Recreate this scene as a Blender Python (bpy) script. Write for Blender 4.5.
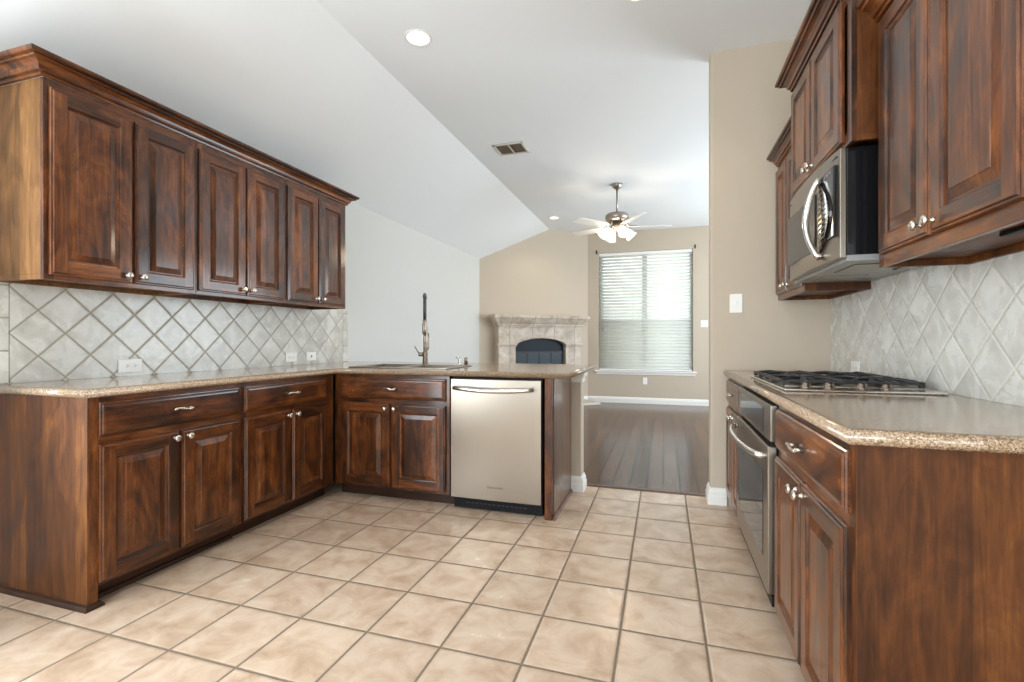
import bpy, bmesh, math, random
from mathutils import Vector, Matrix
random.seed(7)
PI = math.pi
S = bpy.context.scene
COL = S.collection
for o in list(bpy.data.objects): bpy.data.objects.remove(o)

# ------------------------------------------------------------------ camera
YAW = 0.3052; EYE = 1.102
cd = bpy.data.cameras.new('camera'); cam = bpy.data.objects.new('camera', cd); COL.objects.link(cam)
cam.location = (0, 0, EYE); cam.rotation_euler = (PI/2, 0, YAW)
cd.sensor_width = 36; cd.lens = 480/1024*36; cd.clip_start = .02
S.camera = cam
# ------------------------------------------------------------------ view
S.view_settings.view_transform = 'Standard'; S.view_settings.look = 'None'
S.view_settings.gamma = 1; S.view_settings.use_curve_mapping = False
S.view_settings.exposure = 0.0
# ------------------------------------------------------------------ world (bright hazy sky, ground below)
w = bpy.data.worlds.new('world'); S.world = w; w.use_nodes = True
nt = w.node_tree; nt.nodes.clear()
tc = nt.nodes.new('ShaderNodeTexCoord'); sep = nt.nodes.new('ShaderNodeSeparateXYZ')
rp = nt.nodes.new('ShaderNodeValToRGB'); bg = nt.nodes.new('ShaderNodeBackground'); wo = nt.nodes.new('ShaderNodeOutputWorld')
nt.links.new(tc.outputs['Generated'], sep.inputs[0]); nt.links.new(sep.outputs[2], rp.inputs[0])
nt.links.new(rp.outputs[0], bg.inputs[0]); nt.links.new(bg.outputs[0], wo.inputs[0])
e = rp.color_ramp.elements; e[0].position = 0.0; e[0].color = (.34, .36, .30, 1)
e[1].position = .06; e[1].color = (.82, .93, 1.0, 1)
bg.inputs[1].default_value = 3.0

# ------------------------------------------------------------------ large lights: added lamps standing in for daylight at unseen openings
def area(name, loc, rot, sx, sy, power, color):
    l = bpy.data.lights.new(name, 'AREA'); l.shape = 'RECTANGLE'; l.size = sx; l.size_y = sy
    l.energy = power; l.color = color
    o = bpy.data.objects.new(name, l); COL.objects.link(o); o.location = loc; o.rotation_euler = rot
    return o
# added lamp at an unseen opening in wall_rear, tilted up towards the ceiling
area('added_daylight_rear', (-.5, -2.56, 1.35), (PI/2+.6, 0, 0), 2.3, 2.1, 112, (.80, .91, 1.0))
# added lamp at an unseen opening in wall_nook, behind the camera
area('added_daylight_right', (2.36, -1.2, 1.1), (0, PI/2+.45, 0), 2.0, 2.2, 30, (.84, .93, 1.0))
# added lamp at an unseen left wall opening, brightening right side and ceiling
area('added_daylight_left', (-2.80, -.15, 1.3), (0, -PI/2-.3, 0), 2.0, 2.1, 150, (.84, .93, 1.0))
# added lamp in an unseen living room opening, brightening left wall and ceiling
area('added_daylight_living', (2.92, 6.3, 1.5), (0, PI/2+.4, 0), 2.0, 3.4, 205, (.80, .91, 1.0))

# ================================================================== materials
def new_mat(name):
    m = bpy.data.materials.new(name); m.use_nodes = True
    return m, m.node_tree, m.node_tree.nodes['Principled BSDF']
def L(nt, a, b): nt.links.new(a, b)
def ramp(nt, fac, stops):
    r = nt.nodes.new('ShaderNodeValToRGB'); el = r.color_ramp.elements
    while len(el) > 1: el.remove(el[-1])
    el[0].position = stops[0][0]; el[0].color = (*stops[0][1], 1)
    for p, c in stops[1:]:
        q = el.new(p); q.color = (*c, 1)
    L(nt, fac, r.inputs[0]); return r.outputs[0]
def noise(nt, vec, scale, detail=4, rough=.55, dist=0):
    n = nt.nodes.new('ShaderNodeTexNoise'); n.inputs['Scale'].default_value = scale
    n.inputs['Detail'].default_value = detail; n.inputs['Roughness'].default_value = rough
    n.inputs['Distortion'].default_value = dist
    if vec is not None: L(nt, vec, n.inputs['Vector'])
    return n.outputs['Fac']
def mapping(nt, vec, scale=(1, 1, 1), loc=(0, 0, 0), rot=(0, 0, 0)):
    m = nt.nodes.new('ShaderNodeMapping'); m.inputs['Scale'].default_value = scale
    m.inputs['Location'].default_value = loc; m.inputs['Rotation'].default_value = rot
    L(nt, vec, m.inputs['Vector']); return m.outputs[0]
def mix(nt, fac, a, b, mode='MIX'):
    m = nt.nodes.new('ShaderNodeMix'); m.data_type = 'RGBA'; m.blend_type = mode
    for s, v in ((0, fac), (6, a), (7, b)):
        if isinstance(v, (int, float)): m.inputs[s].default_value = v
        elif isinstance(v, tuple): m.inputs[s].default_value = (*v, 1)
        else: L(nt, v, m.inputs[s])
    return m.outputs[2]
def math_(nt, op, a, b=None, clamp=False):
    m = nt.nodes.new('ShaderNodeMath'); m.operation = op; m.use_clamp = clamp
    for i, v in enumerate((a, b)):
        if v is None: continue
        if isinstance(v, (int, float)): m.inputs[i].default_value = v
        else: L(nt, v, m.inputs[i])
    return m.outputs[0]
def bump(nt, b, h, strength, dist=.01):
    n = nt.nodes.new('ShaderNodeBump'); n.inputs['Strength'].default_value = strength
    n.inputs['Distance'].default_value = dist; L(nt, h, n.inputs['Height']); L(nt, n.outputs[0], b.inputs['Normal'])
def simple(name, col, rough=.5, metal=0, **kw):
    m, nt, b = new_mat(name)
    b.inputs['Base Color'].default_value = (*col, 1); b.inputs['Roughness'].default_value = rough
    b.inputs['Metallic'].default_value = metal
    if 'spec' in kw: b.inputs['Specular IOR Level'].default_value = kw['spec']
    g = nt.nodes.new('ShaderNodeNewGeometry')
    n = noise(nt, g.outputs['Position'], kw.get('ns', 60), 3)
    r = math_(nt, 'MULTIPLY_ADD', n, kw.get('rv', .08)); nt.nodes[-1].inputs[2].default_value = rough - .04
    L(nt, r, b.inputs['Roughness'])
    return m

def wood(name, axis, stops, coat=.5, rough=.36):
    m, nt, b = new_mat(name)
    tc = nt.nodes.new('ShaderNodeTexCoord'); oi = nt.nodes.new('ShaderNodeObjectInfo')
    off = math_(nt, 'MULTIPLY', oi.outputs['Random'], 37.0)
    va = nt.nodes.new('ShaderNodeVectorMath'); va.operation = 'ADD'
    cb = nt.nodes.new('ShaderNodeCombineXYZ')
    for i in range(3): L(nt, off, cb.inputs[i])
    L(nt, tc.outputs['Object'], va.inputs[0]); L(nt, cb.outputs[0], va.inputs[1]); v = va.outputs[0]
    sc = [1, 1, 1]; sc['xyz'.index(axis)] = .10
    sc2 = [1, 1, 1]; sc2['xyz'.index(axis)] = .45
    sc3 = [1, 1, 1]; sc3['xyz'.index(axis)] = .025
    g = noise(nt, mapping(nt, v, tuple(sc)), 20, 8, .68, 1.6)
    bl = noise(nt, mapping(nt, v, tuple(sc2)), 7.5, 7, .66, 1.5)
    fine = noise(nt, mapping(nt, v, tuple(sc3)), 220, 3, .7)
    f = math_(nt, 'ADD', math_(nt, 'MULTIPLY', g, .42), math_(nt, 'MULTIPLY', bl, .48))
    f = math_(nt, 'ADD', f, math_(nt, 'MULTIPLY', fine, .16))
    sv = nt.nodes.new('ShaderNodeSeparateXYZ'); L(nt, v, sv.inputs[0])
    bc = nt.nodes.new('ShaderNodeCombineXYZ')
    for i, ax in enumerate('xyz'):
        if ax != axis: L(nt, math_(nt, 'FLOOR', math_(nt, 'DIVIDE', sv.outputs[i], .105)), bc.inputs[i])
    wnb = nt.nodes.new('ShaderNodeTexWhiteNoise'); wnb.noise_dimensions = '3D'; L(nt, bc.outputs[0], wnb.inputs['Vector'])
    f = math_(nt, 'ADD', f, math_(nt, 'MULTIPLY', math_(nt, 'SUBTRACT', wnb.outputs['Value'], .5), .12))
    c = ramp(nt, f, stops)
    vo = nt.nodes.new('ShaderNodeTexVoronoi'); vo.inputs['Scale'].default_value = 3.6
    sk = [1, 1, 1]; sk['xyz'.index(axis)] = .6
    L(nt, mapping(nt, v, tuple(sk)), vo.inputs['Vector'])
    kn = ramp(nt, vo.outputs['Distance'], [(0, (1, 1, 1)), (.035, (.8, .8, .8)), (.075, (0, 0, 0))])
    c = mix(nt, math_(nt, 'MULTIPLY', kn, .8), c, (.018, .008, .004))
    L(nt, c, b.inputs['Base Color'])
    b.inputs['Roughness'].default_value = rough
    L(nt, ramp(nt, bl, [(.3, (rough - .08,)*3), (.7, (rough + .12,)*3)]), b.inputs['Roughness'])
    b.inputs['Specular IOR Level'].default_value = .3; b.inputs['Coat Weight'].default_value = coat; b.inputs['Coat Roughness'].default_value = .13
    bump(nt, b, g, .10, .003)
    return m
DK = [(.37, (.010, .0035, .0012)), (.46, (.034, .010, .0024)), (.54, (.085, .023, .0042)), (.62, (.160, .047, .009)), (.72, (.27, .092, .020))]
PN = [(.36, (.020, .006, .0012)), (.47, (.056, .016, .003)), (.57, (.100, .030, .005)), (.70, (.19, .068, .012))]
M = {}
M['wv'] = wood('alder_vertical', 'z', DK); M['wh'] = wood('alder_horizontal', 'x', DK)
M['wd'] = wood('alder_end_panel', 'z', PN, .15, .45)
M['wdepth'] = wood('alder_depth', 'y', DK)
M['glossy'] = wood('alder_glossy_panel', 'z', PN, 1.0, .35)
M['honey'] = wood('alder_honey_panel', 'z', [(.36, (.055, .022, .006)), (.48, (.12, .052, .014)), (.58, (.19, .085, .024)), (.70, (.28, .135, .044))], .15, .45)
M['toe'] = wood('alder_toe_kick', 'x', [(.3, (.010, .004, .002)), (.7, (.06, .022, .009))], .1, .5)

def paint(name, col, tex=.12, scale=55):
    m, nt, b = new_mat(name)
    g = nt.nodes.new('ShaderNodeNewGeometry')
    n = noise(nt, g.outputs['Position'], 1.3, 3)
    c = mix(nt, n, tuple(x*.97 for x in col), col)
    L(nt, c, b.inputs['Base Color']); b.inputs['Roughness'].default_value = .75
    bump(nt, b, noise(nt, g.outputs['Position'], scale, 3, .6), tex, .004)
    return m
M['wall'] = paint('wall_paint_cream', (.50, .42, .33))
M['wall_light'] = paint('left_wall_pale_grey', (.62, .615, .585))  # left wall colour, paler and greyer than the other walls
M['ceil'] = paint('ceiling_paint_white', (.80, .81, .815), .10, 40)
M['trim'] = simple('trim_white_gloss', (.80, .78, .74), .35)
M['plastic'] = simple('white_plastic', (.82, .80, .76), .35)
M['slot'] = simple('dark_slot', (.02, .02, .02), .6)
M['black'] = simple('black_gloss', (.008, .008, .009), .12)
M['rubber'] = simple('black_matte', (.006, .006, .007), .5, spec=.2)
M['iron'] = simple('cast_iron', (.012, .012, .013), .38, rv=.15)
M['nickel'] = simple('satin_nickel', (.72, .66, .58), .28, 1)
M['chrome'] = simple('chrome', (.80, .79, .77), .12, 1)
M['bronze'] = simple('brushed_bronze_nickel', (.25, .205, .165), .28, 1)
M['darkhose'] = simple('dark_hose', (.03, .03, .035), .35)
M['fanmetal'] = simple('antique_pewter', (.36, .32, .28), .35, 1)
M['blade'] = simple('fan_blade_white', (.72, .71, .69), .35)
M['louver'] = simple('vent_bronze', (.50, .38, .27), .5)
M['glassdark'] = simple('oven_glass', (.02, .022, .026), .05)

def steel(name, axis, col=(.34, .295, .245), rough=.30):
    m, nt, b = new_mat(name)
    tc = nt.nodes.new('ShaderNodeTexCoord')
    sc = [160, 160, 160]; sc['xyz'.index(axis)] = .6
    n = noise(nt, mapping(nt, tc.outputs['Object'], tuple(sc)), 4, 4, .7)
    L(nt, ramp(nt, n, [(.3, tuple(x*.99 for x in col)), (.7, col)]), b.inputs['Base Color'])
    L(nt, ramp(nt, n, [(.3, (rough-.004,)*3), (.7, (rough+.006,)*3)]), b.inputs['Roughness'])
    b.inputs['Metallic'].default_value = 1
    b.inputs['Anisotropic'].default_value = .5
    return m
M['steel'] = steel('brushed_stainless', 'x'); M['steelbright'] = steel('stainless_rim', 'x', (.74, .72, .69), .2)

def emit(name, col, strength):
    m, nt, b = new_mat(name)
    b.inputs['Base Color'].default_value = (*col, 1)
    b.inputs['Emission Color'].default_value = (*col, 1); b.inputs['Emission Strength'].default_value = strength
    return m
M['lens'] = emit('lamp_lens', (1, .86, .66), 9)
M['shade'] = emit('frosted_glass_lit', (1, .80, .60), 2.6)
M['display'] = simple('display_glass', (.015, .018, .022), .06)

# countertop: speckled quartz
m, nt, b = new_mat('speckled_countertop'); g = nt.nodes.new('ShaderNodeNewGeometry'); P_ = g.outputs['Position']
v = nt.nodes.new('ShaderNodeTexVoronoi'); v.inputs['Scale'].default_value = 330; L(nt, P_, v.inputs['Vector'])
sepc = nt.nodes.new('ShaderNodeSeparateColor'); L(nt, v.outputs['Color'], sepc.inputs[0])
c = ramp(nt, sepc.outputs[0], [(0, (.065, .042, .026)), (.22, (.18, .112, .064)), (.45, (.31, .205, .122)), (.75, (.42, .29, .18)), (.93, (.56, .44, .32)), (1, (.68, .56, .42))])
c = mix(nt, .30, c, ramp(nt, noise(nt, P_, 150, 3, .7), [(.35, (.12, .08, .05)), (.55, (.35, .25, .165)), (.75, (.52, .40, .28))]))
L(nt, c, b.inputs['Base Color']); b.inputs['Roughness'].default_value = .13; b.inputs['Coat Weight'].default_value = .3
b.inputs['Coat Roughness'].default_value = .08
M['counter'] = m

def grid_tile(name, u, v_, pu, pv, grout_w, cols, grout, rough, coordfn=None, jitter=.12, nscale=9, bumpy=.5, blot=None, softness=1.6):
    """tile pattern along two scalar coordinate functions of world position"""
    m, nt, b = new_mat(name); g = nt.nodes.new('ShaderNodeNewGeometry')
    sp = nt.nodes.new('ShaderNodeSeparateXYZ'); L(nt, g.outputs['Position'], sp.inputs[0])
    def lin(co):  # co = (ax,ay,az,off)
        r = None
        for i in range(3):
            if co[i] == 0: continue
            t = math_(nt, 'MULTIPLY', sp.outputs[i], co[i]); r = t if r is None else math_(nt, 'ADD', r, t)
        return math_(nt, 'ADD', r, co[3])
    U = math_(nt, 'DIVIDE', lin(u), pu); V = math_(nt, 'DIVIDE', lin(v_), pv)
    fu = math_(nt, 'FRACT', U); fv = math_(nt, 'FRACT', V)
    def edge(f, p):
        d = math_(nt, 'MINIMUM', f, math_(nt, 'SUBTRACT', 1.0, f)); return math_(nt, 'MULTIPLY', d, p)
    d = math_(nt, 'MINIMUM', edge(fu, pu), edge(fv, pv))
    wob = math_(nt, 'MULTIPLY', math_(nt, 'SUBTRACT', noise(nt, g.outputs['Position'], 40, 2), .5), grout_w*.5)
    d = math_(nt, 'ADD', d, wob)
    mask = math_(nt, 'DIVIDE', math_(nt, 'SUBTRACT', d, grout_w*.5), grout_w*.35, True)
    cell = nt.nodes.new('ShaderNodeCombineXYZ'); L(nt, math_(nt, 'FLOOR', U), cell.inputs[0]); L(nt, math_(nt, 'FLOOR', V), cell.inputs[1])
    wn = nt.nodes.new('ShaderNodeTexWhiteNoise'); wn.noise_dimensions = '3D'; L(nt, cell.outputs[0], wn.inputs['Vector'])
    vo = nt.nodes.new('ShaderNodeVectorMath'); vo.operation = 'SCALE'; L(nt, wn.outputs['Color'], vo.inputs[0]); vo.inputs['Scale'].default_value = 20
    vad = nt.nodes.new('ShaderNodeVectorMath'); vad.operation = 'ADD'; L(nt, g.outputs['Position'], vad.inputs[0]); L(nt, vo.outputs[0], vad.inputs[1])
    n = noise(nt, vad.outputs[0], nscale, 5, .6, .5)
    c = ramp(nt, n, cols)
    val = math_(nt, 'ADD', math_(nt, 'MULTIPLY', wn.outputs['Value'], jitter), 1 - jitter/2)
    c = mix(nt, 1.0, c, val, 'MULTIPLY')
    c = mix(nt, mask, grout, c)
    L(nt, c, b.inputs['Base Color'])
    L(nt, math_(nt, 'ADD', math_(nt, 'MULTIPLY', math_(nt, 'SUBTRACT', 1.0, mask), .5), math_(nt, 'ADD', math_(nt, 'MULTIPLY', n, .12), rough-.05)), b.inputs['Roughness'])
    h = math_(nt, 'ADD', math_(nt, 'DIVIDE', d, grout_w*softness, True), math_(nt, 'MULTIPLY', n, .12))
    bump(nt, b, h, bumpy, .004)
    return m
T = .3047
M['tilefloor'] = grid_tile('floor_tile_beige', (1, 0, 0, .4605), (0, 1, 0, -1.5688 + T*20), T, T, .008,
    [(.28, (.42, .29, .195)), (.45, (.53, .385, .275)), (.6, (.60, .46, .345)), (.75, (.65, .52, .41))], (.20, .145, .10), .24, jitter=.10, nscale=7)
q = 1/math.sqrt(2)
SP = [(.3, (.46, .435, .39)), (.5, (.58, .56, .51)), (.7, (.67, .655, .61))]
D1 = .2197*q
M['splashL'] = grid_tile('backsplash_tile_left', (0, q, q, -(1.509+1.249)*q + D1*20), (0, q, -q, -(1.509-1.249)*q + D1*20), D1, D1, .0055, SP, (.36, .32, .255), .26, jitter=.10, nscale=8)
D2 = .222*q
M['splashR'] = grid_tile('backsplash_tile_right', (0, q, q, -(2.279+1.24)*q + D2*20), (0, q, -q, -(2.279-1.24)*q + D2*20), D2, D2, .0055, SP, (.56, .52, .44), .26, jitter=.10, nscale=8)
M['splashS'] = grid_tile('backsplash_border', (0, 1, 0, 10), (0, 0, 1, -.907 + 1.5), 10, .15, .005, SP, (.36, .32, .255), .26)
M['stone'] = grid_tile('limestone_blocks', (0, 0, 1, 10.03), (.735, .678, 0, 10.12), 10, .42, .006,
    [(.3, (.34, .27, .21)), (.5, (.50, .42, .34)), (.7, (.62, .55, .47))], (.24, .2, .165), .6, jitter=.2, nscale=6, bumpy=.4)

# hardwood planks running away from the camera
m, nt, b = new_mat('hardwood_planks'); g = nt.nodes.new('ShaderNodeNewGeometry')
br = nt.nodes.new('ShaderNodeTexBrick'); br.offset = .37; br.inputs['Scale'].default_value = 1
br.inputs['Brick Width'].default_value = 1.15; br.inputs['Row Height'].default_value = .125
br.inputs['Mortar Size'].default_value = .009; br.inputs['Bias'].default_value = 0
br.inputs['Color1'].default_value = (.066, .031, .018, 1); br.inputs['Color2'].default_value = (.125, .064, .038, 1)
br.inputs['Mortar'].default_value = (.015, .009, .007, 1)
L(nt, mapping(nt, g.outputs['Position'], (1, 1, 1), (0, 0, 0), (0, 0, PI/2)), br.inputs['Vector'])
gn = noise(nt, mapping(nt, g.outputs['Position'], (14, 1.2, 1)), 3, 5, .6, .6)
c = mix(nt, .75, br.outputs['Color'], ramp(nt, gn, [(.3, (.45, .45, .45)), (.7, (1.3, 1.25, 1.2))]), 'MULTIPLY')
L(nt, c, b.inputs['Base Color']); b.inputs['Roughness'].default_value = .17; b.inputs['IOR'].default_value = 1.33
h = math_(nt, 'ADD', math_(nt, 'MULTIPLY', noise(nt, mapping(nt, g.outputs['Position'], (5, 9, 1)), 1.6, 2), .5), math_(nt, 'SUBTRACT', 1.0, br.outputs['Fac']))
bump(nt, b, h, .25, .004)
M['hardwood'] = m

# blinds: slightly translucent white slats; screen; pane
m, nt, b = new_mat('blind_slat'); b.inputs['Base Color'].default_value = (.84, .84, .80, 1); b.inputs['Roughness'].default_value = .5
tr = nt.nodes.new('ShaderNodeBsdfTranslucent'); tr.inputs[0].default_value = (.92, .92, .86, 1)
mx = nt.nodes.new('ShaderNodeMixShader'); mx.inputs[0].default_value = .55
L(nt, b.outputs[0], mx.inputs[1]); L(nt, tr.outputs[0], mx.inputs[2]); L(nt, mx.outputs[0], nt.nodes['Material Output'].inputs[0])
M['slat'] = m
def see_through(name, col, op, rough=.05, glossy=True):
    m, nt, b = new_mat(name); nt.nodes.remove(b)
    t = nt.nodes.new('ShaderNodeBsdfTransparent'); gl = nt.nodes.new('ShaderNodeBsdfGlossy' if glossy else 'ShaderNodeBsdfDiffuse')
    gl.inputs[0].default_value = (*col, 1)
    if glossy: gl.inputs['Roughness'].default_value = rough
    mx = nt.nodes.new('ShaderNodeMixShader'); mx.inputs[0].default_value = op
    L(nt, t.outputs[0], mx.inputs[1]); L(nt, gl.outputs[0], mx.inputs[2]); L(nt, mx.outputs[0], nt.nodes['Material Output'].inputs[0])
    return m
M['pane'] = see_through('window_pane', (1, 1, 1), .06)
M['screen'] = see_through('insect_screen', (.03, .035, .04), .50, glossy=False)
M['vinyl'] = simple('window_vinyl', (.42, .45, .47), .4)

# ================================================================== mesh building helpers
class MB:
    def __init__(s): s.v = []; s.f = []; s.m = []; s.s = []
    def quad(s, pts, mi=0, sm=False):
        i = len(s.v); s.v += [tuple(p) for p in pts]; s.f.append(tuple(range(i, i+len(pts)))); s.m.append(mi); s.s.append(sm); return s
    def box(s, x0, x1, y0, y1, z0, z1, mi=0):
        i = len(s.v); x0, x1 = min(x0, x1), max(x0, x1); y0, y1 = min(y0, y1), max(y0, y1); z0, z1 = min(z0, z1), max(z0, z1)
        s.v += [(x0, y0, z0), (x1, y0, z0), (x1, y1, z0), (x0, y1, z0), (x0, y0, z1), (x1, y0, z1), (x1, y1, z1), (x0, y1, z1)]
        for f in ((0, 3, 2, 1), (4, 5, 6, 7), (0, 1, 5, 4), (1, 2, 6, 5), (2, 3, 7, 6), (3, 0, 4, 7)):
            s.f.append(tuple(i+k for k in f)); s.m.append(mi); s.s.append(False)
        return s
    def prism(s, poly, z0, z1, mi=0):
        n = len(poly); i = len(s.v)
        a = sum(poly[k][0]*poly[(k+1) % n][1]-poly[(k+1) % n][0]*poly[k][1] for k in range(n))
        if a < 0: poly = poly[::-1]
        s.v += [(x, y, z0) for x, y in poly]+[(x, y, z1) for x, y in poly]
        s.f.append(tuple(i+k for k in range(n))[::-1]); s.f.append(tuple(i+n+k for k in range(n)))
        for k in range(n): s.f.append((i+k, i+(k+1) % n, i+n+(k+1) % n, i+n+k))
        s.m += [mi]*(n+2); s.s += [False]*(n+2); return s
    def tube(s, path, r, n=10, mi=0, cap=True):
        path = [Vector(p) for p in path]; k = len(path); rs = r if isinstance(r, (list, tuple)) else [r]*k
        i0 = len(s.v); up = None
        for j, p in enumerate(path):
            t = (path[min(j+1, k-1)]-path[max(j-1, 0)]).normalized()
            if up is None:
                up = Vector((0, 0, 1)) if abs(t.z) < .9 else Vector((1, 0, 0))
            a = (up - t*up.dot(t)).normalized(); up = a; bb = t.cross(a)
            for q in range(n):
                an = 2*PI*q/n; s.v.append(tuple(p+(a*math.cos(an)+bb*math.sin(an))*rs[j]))
        for j in range(k-1):
            for q in range(n):
                s.f.append((i0+j*n+q, i0+j*n+(q+1) % n, i0+(j+1)*n+(q+1) % n, i0+(j+1)*n+q)); s.m.append(mi); s.s.append(True)
        if cap:
            s.f.append(tuple(i0+q for q in range(n))[::-1]); s.f.append(tuple(i0+(k-1)*n+q for q in range(n)))
            s.m += [mi, mi]; s.s += [False, False]
        return s
    def lathe(s, prof, origin=(0, 0, 0), axis=(0, 0, 1), n=20, mi=0, smooth=True):
        ax = Vector(axis).normalized(); a = ax.orthogonal().normalized(); bb = ax.cross(a); o = Vector(origin); i0 = len(s.v)
        for r, h in prof:
            for q in range(n):
                an = 2*PI*q/n; s.v.append(tuple(o+ax*h+(a*math.cos(an)+bb*math.sin(an))*max(r, 1e-5)))
        for j in range(len(prof)-1):
            for q in range(n):
                s.f.append((i0+j*n+q, i0+j*n+(q+1) % n, i0+(j+1)*n+(q+1) % n, i0+(j+1)*n+q)); s.m.append(mi); s.s.append(smooth)
        s.f.append(tuple(i0+q for q in range(n))[::-1]); s.f.append(tuple(i0+(len(prof)-1)*n+q for q in range(n)))
        s.m += [mi, mi]; s.s += [False, False]; return s
    def sweep(s, path, prof, mi=0, smooth=False, closed_prof=True, caps=True):
        """path: 2D points; prof: (out, z) pairs, out measured to the RIGHT of travel; mitred"""
        k = len(path); i0 = len(s.v); n = len(prof)
        P = [Vector(p) for p in path]
        for j in range(k):
            d1 = (P[j]-P[j-1]).normalized() if j > 0 else None
            d2 = (P[j+1]-P[j]).normalized() if j < k-1 else None
            n1 = Vector((d1.y, -d1.x)) if d1 else None; n2 = Vector((d2.y, -d2.x)) if d2 else None
            if n1 is None: nn = n2
            elif n2 is None: nn = n1
            else: nn = (n1+n2)/(1+n1.dot(n2))
            for o, z in prof: s.v.append((P[j].x+nn.x*o, P[j].y+nn.y*o, z))
        rng = n if closed_prof else n-1
        for j in range(k-1):
            for q in range(rng):
                s.f.append((i0+j*n+q, i0+(j+1)*n+q, i0+(j+1)*n+(q+1) % n, i0+j*n+(q+1) % n)); s.m.append(mi); s.s.append(smooth)
        if caps and closed_prof:
            s.f.append(tuple(i0+q for q in range(n))); s.f.append(tuple(i0+(k-1)*n+q for q in range(n))[::-1]); s.m += [mi, mi]; s.s += [False, False]
        return s
    def build(s, name, mats, parent=None, loc=None, bevel=0, recalc=True):
        me = bpy.data.meshes.new(name); me.from_pydata(s.v, [], s.f)
        if not isinstance(mats, (list, tuple)): mats = [mats]
        for x in mats: me.materials.append(x)
        for i, p in enumerate(me.polygons): p.material_index = s.m[i]; p.use_smooth = s.s[i]
        if recalc:
            bm = bmesh.new(); bm.from_mesh(me); bmesh.ops.recalc_face_normals(bm, faces=bm.faces); bm.to_mesh(me); bm.free()
        if loc is not None and parent is None:
            me.transform(Matrix.Translation(-Vector(loc)))
        o = bpy.data.objects.new(name, me); COL.objects.link(o)
        if parent is not None: o.parent = parent
        elif loc is not None: o.location = loc
        if bevel:
            md = o.modifiers.new('bevel', 'BEVEL'); md.width = bevel; md.segments = 2; md.limit_method = 'ANGLE'; md.angle_limit = .6
        return o
def thing(name, label, cat, loc=(0, 0, 0), rz=0, group=None):
    o = bpy.data.objects.new(name, None); COL.objects.link(o); o.location = loc; o.rotation_euler = (0, 0, rz); o.empty_display_size = .1
    return tag(o, label, cat, group)
def tag(o, label, cat, group=None):
    o['label'] = label; o['category'] = cat
    if group: o['group'] = group
    return o
def struct(name, mb, mat, bevel=0):
    o = mb.build(name, mat, bevel=bevel); o['kind'] = 'structure'; return o
def cut(o, cutters):
    """carve holes; the cutter meshes are removed again at once"""
    tmp = []
    for c in cutters:
        co = c.build('cutter', [M['trim']]); tmp.append(co)
        md = o.modifiers.new('b', 'BOOLEAN'); md.operation = 'DIFFERENCE'; md.object = co; md.solver = 'EXACT'
    bpy.context.view_layer.update()
    dg = bpy.context.evaluated_depsgraph_get(); me = bpy.data.meshes.new_from_object(o.evaluated_get(dg))
    o.modifiers.clear(); old = o.data; o.data = me; bpy.data.meshes.remove(old)
    for c in tmp: bpy.data.objects.remove(c)

# ================================================================== room shell
XL, XR = -2.86, 1.02          # kitchen side walls
YST = 3.505                    # partition beside the range run
YF = 8.75                      # far living room wall
ZC = 3.055; XC = -1.90; ZW = 2.44
CT = .907                      # counter height
YB = -2.6
XRW = 2.4                      # breakfast nook wall behind the camera
struct('floor', MB().prism([(XL-.15, YB-.15), (XRW+.15, YB-.15), (XRW+.15, 3.655), (XL-.15, 3.655)], -.12, 0), M['tilefloor'])
struct('floor.001', MB().prism([(XL-.15, 3.655), (3.15, 3.655), (3.15, YF+.3), (XL-.15, YF+.3)], -.12, -.001), M['hardwood'])
struct('trim_1', MB().sweep([(.30, 3.66), (-.57, 3.66)], [(-.012, 0), (-.01, .004), (0, .009), (.03, .008), (.034, 0)]), simple('threshold_wood', (.10, .055, .038), .35))
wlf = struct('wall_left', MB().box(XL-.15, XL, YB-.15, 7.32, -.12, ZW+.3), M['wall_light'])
cut(wlf, [MB().box(XL-.3, XL+.1, -1.2, .9, .25, 2.3)])
# angled fireplace wall
A = Vector((XL, 7.31)); B = Vector((-1.31, YF)); dd = (B-A).normalized(); nn = Vector((dd.y, -dd.x))
def dg_(s_, off): p = A+dd*s_+nn*off; return (p.x, p.y)
LD = (B-A).length
struct('wall_corner', MB().prism([(A.x, A.y), (B.x, B.y), (B.x-.1, B.y+.14), (A.x-.14, A.y+.13)], -.12, ZC+.1), M['wall'])
wf = struct('wall_far', MB().box(-1.42, 3.15, YF, YF+.16, -.12, ZC+.1), M['wall'])
WX0, WX1, WZ0, WZ1 = -1.115, .485, .575, 2.685
cut(wf, [MB().box(WX0, WX1, YF-.1, YF+.3, WZ0, WZ1)])
struct('wall_right', MB().box(XR, XR+.12, .2, YST+.1, -.12, ZC+.1), M['wall'])
struct('wall_partition', MB().box(.305, 3.15, YST, YST+.13, -.12, ZC+.1), M['wall'], bevel=.012)
wl = struct('wall_living', MB().box(3.0, 3.15, YST+.1, YF+.1, -.12, ZC+.1), M['wall'])
cut(wl, [MB().box(2.9, 3.3, 4.6, 8.0, .5, 2.5)])
wr = struct('wall_rear', MB().box(XL-.15, XRW+.15, YB-.15, YB, -.12, ZC+.1), M['wall'])
cut(wr, [MB().box(-1.7, .7, YB-.3, YB+.1, .3, 2.4)])
wn = struct('wall_nook', MB().box(XRW, XRW+.12, YB, .32, -.12, ZC+.1), M['wall'])
cut(wn, [MB().box(XRW-.1, XRW+.3, -2.3, -.1, .05, 2.15)])
struct('wall_return', MB().box(XR+.12, XRW+.12, .2, .32, -.12, ZC+.1), M['wall'])
struct('wall_peninsula', MB().box(-2.86, -.572, 3.50, 3.622, 0, CT-.04), M['wall'], bevel=.008)
ce = struct('ceiling', MB().box(XC, 3.15, YB-.15, YF+.16, ZC, ZC+.14), M['ceil'])
sl = (ZC-ZW)/(XC-XL)
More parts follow.
